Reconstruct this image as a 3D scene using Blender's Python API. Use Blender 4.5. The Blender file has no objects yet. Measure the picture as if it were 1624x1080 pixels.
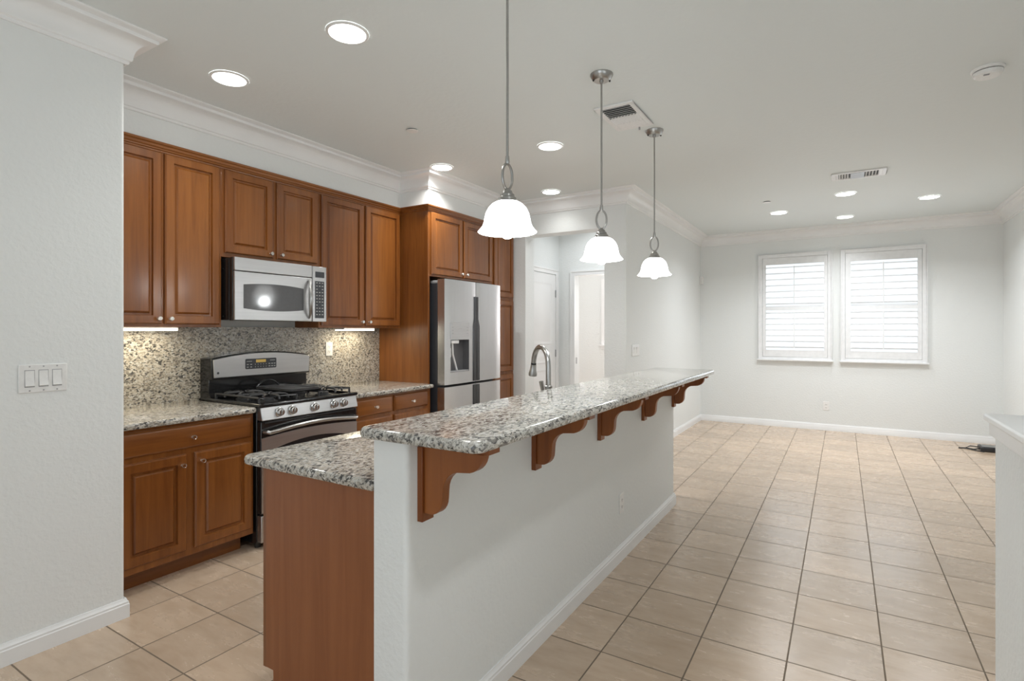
import bpy, bmesh, math, random
from mathutils import Vector, Matrix
random.seed(7)
SC = bpy.context.scene
COL = SC.collection
PI = math.pi

# ------------------------------------------------------------------ camera
CAM_F, CAM_YAW, CAM_H = 859.0, 0.548, 1.35
cam_d = bpy.data.cameras.new('camera')
cam = bpy.data.objects.new('camera', cam_d); COL.objects.link(cam)
cam.location = (0, 0, CAM_H)
cam.rotation_euler = (PI/2, 0, CAM_YAW)
cam_d.sensor_width = 36.0
cam_d.lens = CAM_F/1624*36
cam_d.shift_y = -16.6/1624
cam_d.clip_start = 0.05
SC.camera = cam

# ------------------------------------------------------------------ world + view
w = bpy.data.worlds.new('daylight'); SC.world = w; w.use_nodes = True
bg = w.node_tree.nodes['Background']
bg.inputs[0].default_value = (0.86, 0.94, 1.0, 1); bg.inputs[1].default_value = 1.0
SC.view_settings.view_transform = 'Standard'
SC.view_settings.look = 'None'
SC.view_settings.gamma = 1
SC.view_settings.use_curve_mapping = False
SC.view_settings.exposure = 0.29
SC.cycles.use_denoising = True
SC.cycles.max_bounces = 10
SC.cycles.diffuse_bounces = 6
SC.cycles.sample_clamp_indirect = 6

def area_light(name, loc, rot, sx, sy, power, color=(1, 1, 1), parent=None):
    d = bpy.data.lights.new(name, 'AREA'); d.shape = 'RECTANGLE'; d.size = sx; d.size_y = sy
    d.energy = power; d.color = color
    o = bpy.data.objects.new(name, d); COL.objects.link(o); o.location = loc; o.rotation_euler = rot
    if parent: o.parent = parent
    return o
DAY = (0.88, 0.95, 1.0)
# daylight coming in through the glazed opening of the dining end behind the camera
area_light('daylight_rear_opening', (-0.6, -3.36, 1.15), (-PI/2, 0, PI), 3.3, 2.1, 17, DAY)
# daylight through the two shuttered windows and through the window of the room past the hall
area_light('daylight_window_pair', (-0.06, 8.75, 1.7), (-PI/2, 0, 0), 1.9, 1.3, 13, DAY)
area_light('daylight_side_room', (-2.80, 8.40, 1.6), (-PI/2, 0, 0), 1.0, 0.95, 44, (1, 0.925, 0.915))
# added fill light from the stair side; the right-hand wall has no window
area_light('stair_side_fill', (1.60, 0.2, 1.5), (0, PI/2, 0), 1.3, 2.4, 9, DAY)

# ------------------------------------------------------------------ materials
def new_mat(name):
    m = bpy.data.materials.new(name); m.use_nodes = True
    nt = m.node_tree; b = nt.nodes['Principled BSDF']
    return m, nt, b
def N(nt, typ, **kw):
    n = nt.nodes.new(typ)
    for k, v in kw.items(): setattr(n, k, v)
    return n
def L(nt, a, b): nt.links.new(a, b)
def ramp(nt, stops, interp='LINEAR'):
    r = N(nt, 'ShaderNodeValToRGB'); cr = r.color_ramp; cr.interpolation = interp
    while len(cr.elements) < len(stops): cr.elements.new(0.5)
    for e, (p, c) in zip(cr.elements, stops):
        e.position = p; e.color = (*c, 1) if len(c) == 3 else c
    return r
def coords(nt, scale, kind='Object'):
    tc = N(nt, 'ShaderNodeTexCoord'); mp = N(nt, 'ShaderNodeMapping')
    mp.inputs['Scale'].default_value = scale
    L(nt, tc.outputs[kind], mp.inputs['Vector']); return mp.outputs['Vector']
def plain(name, col, rough=0.5, metal=0.0, bump=0.0, bscale=60, spec=0.5, coat=0.0):
    m, nt, b = new_mat(name)
    v = coords(nt, (1, 1, 1))
    n = N(nt, 'ShaderNodeTexNoise'); n.inputs['Scale'].default_value = bscale; n.inputs['Detail'].default_value = 3
    L(nt, v, n.inputs['Vector'])
    r = ramp(nt, [(0.3, tuple(c*0.96 for c in col)), (0.7, tuple(min(1, c*1.03) for c in col))])
    L(nt, n.outputs['Fac'], r.inputs['Fac']); L(nt, r.outputs['Color'], b.inputs['Base Color'])
    b.inputs['Roughness'].default_value = rough; b.inputs['Metallic'].default_value = metal
    b.inputs['Specular IOR Level'].default_value = spec; b.inputs['Coat Weight'].default_value = coat
    if bump:
        bp = N(nt, 'ShaderNodeBump'); bp.inputs['Strength'].default_value = bump; bp.inputs['Distance'].default_value = 0.004
        L(nt, n.outputs['Fac'], bp.inputs['Height']); L(nt, bp.outputs['Normal'], b.inputs['Normal'])
    return m
def emit(name, col, power):
    m, nt, b = new_mat(name)
    b.inputs['Base Color'].default_value = (*col, 1)
    b.inputs['Emission Color'].default_value = (*col, 1); b.inputs['Emission Strength'].default_value = power
    return m
def wood(name, dark, light, grain_axis='Z', rough=0.34, coat=0.5):
    m, nt, b = new_mat(name)
    s = {'Z': (26, 26, 1.5), 'Y': (26, 1.5, 26), 'X': (1.5, 26, 26)}[grain_axis]
    v = coords(nt, s)
    info = N(nt, 'ShaderNodeObjectInfo'); add = N(nt, 'ShaderNodeVectorMath', operation='ADD')
    mul = N(nt, 'ShaderNodeVectorMath', operation='SCALE'); mul.inputs['Scale'].default_value = 37.0
    cmb = N(nt, 'ShaderNodeCombineXYZ')
    for i in range(3): L(nt, info.outputs['Random'], cmb.inputs[i])
    L(nt, cmb.outputs[0], mul.inputs[0]); L(nt, v, add.inputs[0]); L(nt, mul.outputs[0], add.inputs[1])
    n = N(nt, 'ShaderNodeTexNoise'); n.inputs['Scale'].default_value = 1.0; n.inputs['Detail'].default_value = 6
    n.inputs['Roughness'].default_value = 0.62; n.inputs['Distortion'].default_value = 0.6
    L(nt, add.outputs[0], n.inputs['Vector'])
    n2 = N(nt, 'ShaderNodeTexNoise'); n2.inputs['Scale'].default_value = 0.14; n2.inputs['Detail'].default_value = 2
    L(nt, add.outputs[0], n2.inputs['Vector'])
    mx = N(nt, 'ShaderNodeMath', operation='MULTIPLY_ADD'); mx.inputs[1].default_value = 0.45
    L(nt, n2.outputs['Fac'], mx.inputs[0]); 
    hf = N(nt, 'ShaderNodeMath', operation='MULTIPLY'); hf.inputs[1].default_value = 0.55
    L(nt, n.outputs['Fac'], hf.inputs[0]); L(nt, hf.outputs[0], mx.inputs[2])
    r = ramp(nt, [(0.33, dark), (0.66, light)])
    L(nt, mx.outputs[0], r.inputs['Fac']); L(nt, r.outputs['Color'], b.inputs['Base Color'])
    b.inputs['Roughness'].default_value = rough; b.inputs['Coat Weight'].default_value = coat
    b.inputs['Coat Roughness'].default_value = 0.2; b.inputs['Specular IOR Level'].default_value = 0.4
    return m
def granite(name, stretch=(1, 1, 1), warm=1.0, rough=0.10):
    m, nt, b = new_mat(name)
    v = coords(nt, stretch)
    wn = N(nt, 'ShaderNodeTexNoise'); wn.inputs['Scale'].default_value = 55; wn.inputs['Detail'].default_value = 3
    L(nt, v, wn.inputs['Vector'])
    sub = N(nt, 'ShaderNodeVectorMath', operation='SUBTRACT'); sub.inputs[1].default_value = (.5, .5, .5)
    L(nt, wn.outputs['Color'], sub.inputs[0])
    sc = N(nt, 'ShaderNodeVectorMath', operation='SCALE'); sc.inputs['Scale'].default_value = 0.022
    L(nt, sub.outputs[0], sc.inputs[0])
    ad = N(nt, 'ShaderNodeVectorMath', operation='ADD'); L(nt, v, ad.inputs[0]); L(nt, sc.outputs[0], ad.inputs[1])
    def vor(scale):
        o = N(nt, 'ShaderNodeTexVoronoi'); o.inputs['Scale'].default_value = scale
        L(nt, ad.outputs[0], o.inputs['Vector'])
        s = N(nt, 'ShaderNodeSeparateColor'); L(nt, o.outputs['Color'], s.inputs[0]); return s
    a = vor(105); c2 = vor(190)
    lo = N(nt, 'ShaderNodeTexNoise'); lo.inputs['Scale'].default_value = 9; lo.inputs['Detail'].default_value = 2
    L(nt, v, lo.inputs['Vector'])
    # patches shift how many dark grains there are
    sh = N(nt, 'ShaderNodeMath', operation='MULTIPLY_ADD'); sh.inputs[1].default_value = 0.55; sh.inputs[2].default_value = -0.27
    L(nt, lo.outputs['Fac'], sh.inputs[0])
    s1 = N(nt, 'ShaderNodeMath', operation='ADD'); L(nt, a.outputs[0], s1.inputs[0]); L(nt, sh.outputs[0], s1.inputs[1])
    k = warm
    r1 = ramp(nt, [(0.0, (.085, .082, .08)), (0.08, (.15, .145, .14)), (0.15, (.25*k, .24, .22/k)), (0.28, (.34*k, .325, .295/k)),
                   (0.36, (.46*k, .44, .395/k)), (0.62, (.56*k, .54, .49/k)), (0.8, (.62, .61, .58)), (1.0, (.40*k, .36, .30/k))])
    L(nt, s1.outputs[0], r1.inputs['Fac'])
    r2 = ramp(nt, [(0.0, (.12, .115, .12)), (0.15, (.2, .19, .19)), (0.2, (.7, .68, .65)), (1, (1, 1, 1))])
    L(nt, c2.outputs[1], r2.inputs['Fac'])
    mix = N(nt, 'ShaderNodeMix', data_type='RGBA', blend_type='MULTIPLY'); mix.inputs[0].default_value = 0.68
    L(nt, r1.outputs['Color'], mix.inputs[6]); L(nt, r2.outputs['Color'], mix.inputs[7])
    L(nt, mix.outputs[2], b.inputs['Base Color'])
    b.inputs['Roughness'].default_value = rough; b.inputs['Specular IOR Level'].default_value = 0.6
    return m
def steel(name, col=(0.62, 0.62, 0.63), rough=0.27, axis='Z', aniso=0.5):
    m, nt, b = new_mat(name)
    s = {'Z': (260, 260, 2), 'Y': (260, 2, 260), 'X': (2, 260, 260)}[axis]
    v = coords(nt, s)
    n = N(nt, 'ShaderNodeTexNoise'); n.inputs['Scale'].default_value = 1; n.inputs['Detail'].default_value = 2
    L(nt, v, n.inputs['Vector'])
    r = ramp(nt, [(0.3, tuple(c*0.95 for c in col)), (0.7, tuple(c*1.04 for c in col))])
    L(nt, n.outputs['Fac'], r.inputs['Fac']); L(nt, r.outputs['Color'], b.inputs['Base Color'])
    b.inputs['Metallic'].default_value = 1; b.inputs['Roughness'].default_value = rough
    bp = N(nt, 'ShaderNodeBump'); bp.inputs['Strength'].default_value = 0.04; bp.inputs['Distance'].default_value = 0.001
    L(nt, n.outputs['Fac'], bp.inputs['Height']); L(nt, bp.outputs['Normal'], b.inputs['Normal'])
    return m
def wall_paint(name, col, bump=0.2, bscale=55, rough=0.6):
    m, nt, b = new_mat(name)
    v = coords(nt, (1, 1, 1))
    n = N(nt, 'ShaderNodeTexNoise'); n.inputs['Scale'].default_value = bscale; n.inputs['Detail'].default_value = 4
    n.inputs['Roughness'].default_value = 0.45
    L(nt, v, n.inputs['Vector'])
    rr = ramp(nt, [(0.42, (0, 0, 0)), (0.62, (1, 1, 1))]); L(nt, n.outputs['Fac'], rr.inputs['Fac'])
    bp = N(nt, 'ShaderNodeBump'); bp.inputs['Strength'].default_value = bump; bp.inputs['Distance'].default_value = 0.003
    L(nt, rr.outputs['Color'], bp.inputs['Height']); L(nt, bp.outputs['Normal'], b.inputs['Normal'])
    b.inputs['Base Color'].default_value = (*col, 1); b.inputs['Roughness'].default_value = rough
    b.inputs['Specular IOR Level'].default_value = 0.3
    return m
def tile_floor(name):
    m, nt, b = new_mat(name)
    tc = N(nt, 'ShaderNodeTexCoord'); mp = N(nt, 'ShaderNodeMapping', vector_type='POINT')
    TX, TY = 0.336, 0.3305
    mp.inputs['Location'].default_value = (0.194+TX*40, -2.466+TY*40, 0)
    L(nt, tc.outputs['Object'], mp.inputs['Vector'])
    br = N(nt, 'ShaderNodeTexBrick'); br.offset = 0; br.squash = 1; br.offset_frequency = 1; br.squash_frequency = 1
    br.inputs['Scale'].default_value = 1; br.inputs['Brick Width'].default_value = TX; br.inputs['Row Height'].default_value = TY
    br.inputs['Mortar Size'].default_value = 0.0034; br.inputs['Mortar Smooth'].default_value = 0.15; br.inputs['Bias'].default_value = 0
    br.inputs['Color1'].default_value = (0, 0, 0, 1); br.inputs['Color2'].default_value = (1, 1, 1, 1); br.inputs['Mortar'].default_value = (.5, .5, .5, 1)
    L(nt, mp.outputs['Vector'], br.inputs['Vector'])
    # mottled stone: streaks run across the room, with a shift per tile
    mp2 = N(nt, 'ShaderNodeMapping'); mp2.inputs['Scale'].default_value = (2.6, 8.5, 1)
    L(nt, tc.outputs['Object'], mp2.inputs['Vector'])
    off = N(nt, 'ShaderNodeVectorMath', operation='SCALE'); off.inputs['Scale'].default_value = 9
    L(nt, br.outputs['Color'], off.inputs[0])
    ad = N(nt, 'ShaderNodeVectorMath', operation='ADD'); L(nt, mp2.outputs[0], ad.inputs[0]); L(nt, off.outputs[0], ad.inputs[1])
    n = N(nt, 'ShaderNodeTexNoise'); n.inputs['Scale'].default_value = 1.5; n.inputs['Detail'].default_value = 8
    n.inputs['Roughness'].default_value = 0.6; n.inputs['Distortion'].default_value = 0.25
    L(nt, ad.outputs[0], n.inputs['Vector'])
    r = ramp(nt, [(0.22, (.46, .345, .247)), (0.5, (.54, .418, .31)), (0.92, (.61, .485, .375))])
    L(nt, n.outputs['Fac'], r.inputs['Fac'])
    tone = N(nt, 'ShaderNodeMix', data_type='RGBA', blend_type='MULTIPLY')
    tr = ramp(nt, [(0, (.9, .9, .9)), (1, (1.06, 1.05, 1.04))]); L(nt, br.outputs['Color'], tr.inputs['Fac'])
    tone.inputs[0].default_value = 1; L(nt, r.outputs['Color'], tone.inputs[6]); L(nt, tr.outputs['Color'], tone.inputs[7])
    mx = N(nt, 'ShaderNodeMix', data_type='RGBA'); L(nt, br.outputs['Fac'], mx.inputs[0])
    L(nt, tone.outputs[2], mx.inputs[6]); mx.inputs[7].default_value = (.17, .125, .085, 1)
    L(nt, mx.outputs[2], b.inputs['Base Color']); b.inputs['Specular IOR Level'].default_value = 0.75
    rg = ramp(nt, [(0.3, (.22, .22, .22)), (0.7, (.30, .30, .30))]); L(nt, n.outputs['Fac'], rg.inputs['Fac'])
    rm = N(nt, 'ShaderNodeMix', data_type='FLOAT'); L(nt, br.outputs['Fac'], rm.inputs[0])
    L(nt, rg.outputs['Color'], rm.inputs[2]); rm.inputs[3].default_value = 0.8
    L(nt, rm.outputs[0], b.inputs['Roughness'])
    inv = N(nt, 'ShaderNodeMath', operation='MULTIPLY_ADD'); inv.inputs[1].default_value = -1; inv.inputs[2].default_value = 1
    L(nt, br.outputs['Fac'], inv.inputs[0])
    hh = N(nt, 'ShaderNodeMath', operation='MULTIPLY_ADD'); hh.inputs[1].default_value = 0.12
    L(nt, n.outputs['Fac'], hh.inputs[0]); L(nt, inv.outputs[0], hh.inputs[2])
    bp = N(nt, 'ShaderNodeBump'); bp.inputs['Strength'].default_value = 0.5; bp.inputs['Distance'].default_value = 0.002
    L(nt, hh.outputs[0], bp.inputs['Height']); L(nt, bp.outputs['Normal'], b.inputs['Normal'])
    return m
def window_glass(name):
    m = bpy.data.materials.new(name); m.use_nodes = True; nt = m.node_tree
    nt.nodes.remove(nt.nodes['Principled BSDF']); out = nt.nodes['Material Output']
    t = N(nt, 'ShaderNodeBsdfTransparent'); g = N(nt, 'ShaderNodeBsdfGlossy'); g.inputs['Roughness'].default_value = 0.02
    f = N(nt, 'ShaderNodeFresnel'); f.inputs['IOR'].default_value = 1.45
    mx = N(nt, 'ShaderNodeMixShader'); L(nt, f.outputs[0], mx.inputs[0]); L(nt, t.outputs[0], mx.inputs[1]); L(nt, g.outputs[0], mx.inputs[2])
    L(nt, mx.outputs[0], out.inputs['Surface']); return m

M = {}
M['wall'] = wall_paint('wall_paint_white', (.78, .80, .795))
M['ceiling'] = wall_paint('ceiling_paint', (.75, .79, .79), bump=0.12, bscale=30)
M['trim'] = plain('trim_paint', (.83, .835, .835), 0.4, bscale=2)
M['floor'] = tile_floor('beige_floor_tile')
M['wood'] = wood('cherry_cabinet_wood', (.145, .040, .005), (.285, .100, .020))
M['wood_h'] = wood('cherry_drawer_wood', (.145, .040, .005), (.285, .100, .020), 'Y')
M['wood_panel'] = wood('cherry_end_panel_wood', (.205, .065, .021), (.305, .110, .040), rough=0.4, coat=0.1)
M['wood_corbel'] = wood('cherry_corbel_wood', (.17, .044, .007), (.28, .090, .018), rough=0.4, coat=0.15)
M['granite_bar'] = granite('granite_bar_slab', (1.15, 0.62, 1.15), 0.99, 0.07)
M['granite_counter'] = granite('granite_counter_slab', (1.05, 0.7, 1.15), 1.03)
M['granite_splash'] = granite('granite_backsplash_slab', (1, 0.75, 1.1), 1.05, 0.16)
M['steel'] = steel('brushed_steel_vertical', axis='Z')
M['steel_h'] = steel('brushed_steel_level', (.54, .54, .545), axis='Y', rough=0.38)
M['steel_dark'] = steel('dark_steel', (.10, .10, .105), 0.3, 'Z')
M['nickel'] = plain('satin_nickel', (.42, .415, .405), 0.28, 1.0)
M['steel_knob'] = plain('range_knob_steel', (.62, .62, .61), 0.25, 1.0)
M['knob'] = plain('polished_nickel_knob', (.82, .79, .76), 0.12, 1.0)
M['black'] = plain('black_enamel', (.012, .012, .013), 0.18, 0, coat=0.3)
M['black_matte'] = plain('cast_iron_black', (.035, .035, .037), 0.36, 0, bump=0.2, bscale=200)
M['black_glass'] = plain('black_glass', (.02, .02, .022), 0.05, 0)
M['smoke_glass'] = plain('microwave_window_glass', (.10, .10, .105), 0.08, 0)
M['fridge_side'] = plain('fridge_side_charcoal', (.035, .038, .045), 0.35)
M['grey_plastic'] = plain('grey_plastic', (.33, .33, .34), 0.35)
M['dispenser'] = plain('dispenser_grey', (.12, .12, .125), 0.3)
M['light_plastic'] = plain('white_plastic', (.82, .82, .81), 0.3)
M['louver'] = plain('shutter_paint', (.82, .83, .84), 0.4, bscale=20)
M['dark_slot'] = plain('dark_slot', (.02, .02, .02), 0.6)
M['legend'] = plain('key_legend_grey', (.50, .50, .48), 0.5)
M['keypad'] = plain('keypad_charcoal', (.045, .048, .055), 0.3)
M['glow_shade'] = emit('lit_frosted_glass', (.98, .99, .985), 4.0)
M['glow_lens'] = emit('lit_downlight_lens', (.99, .99, .97), 8.0)
M['glow_strip'] = emit('lit_under_cabinet_strip', (1, .93, .76), 4.0)
M['glow_clock'] = emit('amber_clock_display', (.30, .20, .05), 0.7)
M['glass'] = window_glass('window_glass')
M['vent'] = plain('vent_white_metal', (.80, .80, .80), 0.4)
M['hinge'] = plain('hinge_steel', (.42, .42, .43), 0.35, 1.0)
M['rubber'] = plain('black_plastic_case', (.018, .018, .02), 0.35)

# ------------------------------------------------------------------ mesh builder (world coordinates)
class MB:
    def __init__(s): s.v = []; s.f = []
    def add(s, vs, fs):
        b = len(s.v); s.v += [tuple(p) for p in vs]; s.f += [tuple(b+i for i in f) for f in fs]; return s
    def box(s, x0, x1, y0, y1, z0, z1):
        x0, x1 = min(x0, x1), max(x0, x1); y0, y1 = min(y0, y1), max(y0, y1); z0, z1 = min(z0, z1), max(z0, z1)
        return s.add([(x0, y0, z0), (x1, y0, z0), (x1, y1, z0), (x0, y1, z0), (x0, y0, z1), (x1, y0, z1), (x1, y1, z1), (x0, y1, z1)],
                     [(0, 3, 2, 1), (4, 5, 6, 7), (0, 1, 5, 4), (1, 2, 6, 5), (2, 3, 7, 6), (3, 0, 4, 7)])
    def prism(s, pts, axis, a, b):
        """polygon pts in the plane across `axis`, extruded from a to b. X: pts=(y,z)  Y: pts=(x,z)  Z: pts=(x,y)"""
        n = len(pts)
        def P(p, t): return {'X': (t, p[0], p[1]), 'Y': (p[0], t, p[1]), 'Z': (p[0], p[1], t)}[axis]
        vs = [P(p, a) for p in pts]+[P(p, b) for p in pts]
        fs = [tuple(range(n))[::-1], tuple(range(n, 2*n))]+[(i, (i+1) % n, n+(i+1) % n, n+i) for i in range(n)]
        return s.add(vs, fs)
    def lathe(s, prof, c, axis='Z', n=24, cap=True):
        """prof = [(r, h)...] around axis through c"""
        vs = []; fs = []
        for r, h in prof:
            for i in range(n):
                a = 2*PI*i/n; u, v = r*math.cos(a), r*math.sin(a)
                vs.append({'Z': (c[0]+u, c[1]+v, c[2]+h), 'X': (c[0]+h, c[1]+u, c[2]+v), 'Y': (c[0]+u, c[1]+h, c[2]+v)}[axis])
        m = len(prof)
        for k in range(m-1):
            for i in range(n):
                j = (i+1) % n; fs.append((k*n+i, k*n+j, (k+1)*n+j, (k+1)*n+i))
        if cap:
            if prof[0][0] > 1e-6: fs.append(tuple(range(n))[::-1])
            if prof[-1][0] > 1e-6: fs.append(tuple(range((m-1)*n, m*n)))
        return s.add(vs, fs)
    def tube(s, pts, r, n=10, closed=False):
        pts = [Vector(p) for p in pts]; m = len(pts); rs = r if isinstance(r, (list, tuple)) else [r]*m
        tang = []
        for i in range(m):
            a = pts[(i-1) % m] if (closed or i > 0) else pts[i]; b = pts[(i+1) % m] if (closed or i < m-1) else pts[i]
            tang.append((b-a).normalized())
        up = Vector((0, 0, 1)) if abs(tang[0].z) < 0.9 else Vector((1, 0, 0))
        u = tang[0].cross(up).normalized(); vs = []; fs = []
        for i in range(m):
            u = (u-tang[i]*u.dot(tang[i])).normalized(); v = tang[i].cross(u)
            for k in range(n):
                a = 2*PI*k/n; vs.append(pts[i]+(u*math.cos(a)+v*math.sin(a))*rs[i])
        for i in range(m if closed else m-1):
            for k in range(n):
                l = (k+1) % n; j = (i+1) % m; fs.append((i*n+k, i*n+l, j*n+l, j*n+k))
        if not closed: fs += [tuple(range(n))[::-1], tuple(range((m-1)*n, m*n))]
        return s.add(vs, fs)
    def loops(s, rings, cap0=True, cap1=True):
        n = len(rings[0]); vs = [p for r in rings for p in r]; fs = []
        for k in range(len(rings)-1):
            for i in range(n):
                j = (i+1) % n; fs.append((k*n+i, k*n+j, (k+1)*n+j, (k+1)*n+i))
        if cap0: fs.append(tuple(range(n))[::-1])
        if cap1: fs.append(tuple(range((len(rings)-1)*n, len(rings)*n)))
        return s.add(vs, fs)
    def nested(s, y0, y1, z0, z1, xb, prof, face='+X'):
        """panel with nested rectangles: prof=[(inset, depth)...]; lies against plane xb and comes out along face"""
        rings = [];
        for ins, d in [(0, 0)]+prof:
            a, b, c, e = y0+ins, y1-ins, z0+ins, z1-ins
            if face == '+X': rings.append([(xb+d, a, c), (xb+d, b, c), (xb+d, b, e), (xb+d, a, e)])
            elif face == '-X': rings.append([(xb-d, a, c), (xb-d, b, c), (xb-d, b, e), (xb-d, a, e)])
            elif face == '-Y': rings.append([(a, xb-d, c), (b, xb-d, c), (b, xb-d, e), (a, xb-d, e)])
        return s.loops(rings)
    def sweep(s, path, prof, side=1, closed=False):
        """prof=[(offset from path, z)] closed polygon; offset to the right of travel (side=1)"""
        n = len(path); P = [Vector((p[0], p[1])) for p in path]
        segs = [(P[(i+1) % n]-P[i]).normalized() for i in range(n if closed else n-1)]
        nor = [Vector((d.y, -d.x))*side for d in segs]; rings = []
        for i in range(n):
            if closed: a, b = nor[i-1], nor[i]
            else: a = nor[i-1] if i > 0 else nor[0]; b = nor[i] if i < n-1 else nor[-1]
            mt = (a+b)/(1+a.dot(b))
            rings.append([(P[i].x+mt.x*d, P[i].y+mt.y*d, z) for d, z in prof])
        if closed: rings.append(rings[0])
        return s.loops(rings, not closed, not closed)

def link(name, mb, mat, parent=None, origin=(0, 0, 0), bevel=0.0, segs=2, flat=False):
    me = bpy.data.meshes.new(name)
    ox, oy, oz = origin
    me.from_pydata([(x-ox, y-oy, z-oz) for x, y, z in mb.v], [], mb.f)
    bm = bmesh.new(); bm.from_mesh(me)
    bmesh.ops.remove_doubles(bm, verts=bm.verts, dist=1e-6)
    bmesh.ops.recalc_face_normals(bm, faces=bm.faces); bm.to_mesh(me); bm.free()
    me.materials.append(mat)
    if not flat:
        me.polygons.foreach_set('use_smooth', [True]*len(me.polygons)); me.set_sharp_from_angle(angle=math.radians(32))
    o = bpy.data.objects.new(name, me); COL.objects.link(o)
    if parent: o.parent = parent
    else: o.location = origin
    if bevel:
        b = o.modifiers.new('soft_edge', 'BEVEL'); b.width = bevel; b.segments = segs; b.limit_method = 'ANGLE'; b.angle_limit = math.radians(40)
    return o
def two_tone(o, mb, mat, origin):
    """printed marks on the face of part o: same mesh, second material"""
    me = o.data; n0 = len(me.polygons); bm = bmesh.new(); bm.from_mesh(me)
    vs = [bm.verts.new((x-origin[0], y-origin[1], z-origin[2])) for x, y, z in mb.v]
    for f in mb.f:
        q = bm.faces.new([vs[i] for i in f]); q.material_index = 1
    bm.normal_update(); bm.to_mesh(me); bm.free(); me.materials.append(mat)
def tag(o, label, cat, group=None):
    o['label'] = label; o['category'] = cat
    if group: o['group'] = group
    return o
class Thing:
    def __init__(s, name, label, cat, loc, group=None):
        s.loc = loc; s.root = bpy.data.objects.new(name, None); COL.objects.link(s.root); s.root.location = loc
        s.root.empty_display_size = 0.05; tag(s.root, label, cat, group)
    def part(s, name, mb, mat, parent=None, bevel=0.0, label=None, segs=2, flat=False):
        o = link(name, mb, mat, parent or s.root, s.loc, bevel, segs, flat)
        if label: o['label'] = label
        return o
def solo(name, mb, mat, label, cat, group=None, bevel=0.0, loc=(0, 0, 0)):
    return tag(link(name, mb, mat, None, loc, bevel), label, cat, group)
def struct(name, mb, mat, parent=None, bevel=0.0, flat=False):
    o = link(name, mb, mat, parent, (0, 0, 0), bevel, flat=flat)
    if parent is None: o['kind'] = 'structure'
    return o
def dup(root, loc, label=None, group=None):
    r = root.copy(); COL.objects.link(r); r.location = loc
    if label: r['label'] = label
    if group: r['group'] = group
    def kids(a, b):
        for ch in list(a.children):
            c = ch.copy(); COL.objects.link(c); c.parent = b; kids(ch, c)
    kids(root, r); return r
def rrect(x0, x1, y0, y1, rad, n=5, corners=(1, 1, 1, 1)):
    """rounded rectangle, corners in order (x0,y0),(x1,y0),(x1,y1),(x0,y1)"""
    out = []
    for (cx, cy, a0, sx, sy, on) in ((x0, y0, PI, 1, 1, corners[0]), (x1, y0, 1.5*PI, -1, 1, corners[1]), (x1, y1, 0, -1, -1, corners[2]), (x0, y1, .5*PI, 1, -1, corners[3])):
        if not on: out.append((cx, cy)); continue
        for i in range(n+1):
            a = a0+i*PI/2/n; out.append((cx+sx*rad+rad*math.cos(a), cy+sy*rad+rad*math.sin(a)))
    return out

# ------------------------------------------------------------------ room shell
CZ = 2.74
XL, XK, XU, XF = -2.88, -3.73, -3.45, -3.12         # near left wall, kitchen wall, upper cabinet faces, fridge surround faces
YH, YF, XLL, XR, YB = 5.14, 8.42, -1.82, 1.61, -3.4  # hall wall, far wall, living left wall, right wall, rear wall
struct('floor', MB().box(-5.2, 3, YB-.2, 9, -.05, 0), M['floor'])
struct('ceiling', MB().box(-5.2, 3, YB-.2, 9, CZ, CZ+.1), M['ceiling'])
mb = MB().prism(rrect(XL-.9, XL, YB, 1.226, .018, 4, (0, 0, 1, 0)), 'Z', 0, CZ); struct('wall_left', mb, M['wall'])
struct('wall_kitchen', MB().box(XK-.12, XK-.003, 1.226, YH+.19, 0, CZ), M['wall'])
mb = MB().box(XK, XU, 1.226, 3.692, 2.458, CZ).box(XK, XF, 3.692, YH, 2.458, CZ); struct('wall_soffit', mb, M['wall'])
HX0, HX1, HZ = -2.964, -2.047, 2.381
mb = MB().box(XK-.12, HX0, YH, YH+.19, 0, CZ).box(HX1, XLL, YH, YH+.19, 0, CZ).box(HX0, HX1, YH, YH+.19, HZ, CZ); struct('wall_hall', mb, M['wall'], flat=True)
struct('wall_living', MB().box(XLL-.13, XLL, YH+.19, YF, 0, CZ), M['wall'])
WIN = [(-1.0, -.14, 1.0, 2.34), (.0, .876, 1.0, 2.34)]
RW = (-3.33, -2.2, 1.13, 2.12)
mb = MB()
xs = [(-5.0, RW[0]), (RW[1], WIN[0][0]), (WIN[0][1], WIN[1][0]), (WIN[1][1], XR+.12)]
for a, b in xs: mb.box(a, b, YF, YF+.15, 0, CZ)
for a, b, c, d in WIN+[RW]: mb.box(a, b, YF, YF+.15, 0, c).box(a, b, YF, YF+.15, d, CZ)
struct('wall_far', mb, M['wall'], flat=True)
struct('wall_right', MB().box(XR, XR+.12, YB, YF, 0, CZ), M['wall'])
mb = MB().box(-5, -2.3, YB-.15, YB, 0, CZ).box(1.1, 3, YB-.15, YB, 0, CZ).box(-2.3, 1.1, YB-.15, YB, 2.25, CZ); struct('wall_rear', mb, M['wall'], flat=True)
# little hall past the opening, and the bright room behind it
HBY, DX0, DX1, DZ = 6.30, -2.905, -2.15, 2.04
HLX = -3.13
struct('wall_hall_side', MB().box(HLX-.12, HLX, YH+.19, HBY, 0, CZ), M['wall'])
mb = MB().box(-5, DX0, HBY, HBY+.12, 0, CZ).box(DX1, XLL-.13, HBY, HBY+.12, 0, CZ).box(DX0, DX1, HBY, HBY+.12, DZ, CZ); struct('wall_hall_end', mb, M['wall'], flat=True)
struct('wall_side_room', MB().box(-5.12, -5, HBY, YF, 0, CZ), M['wall'])
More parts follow.
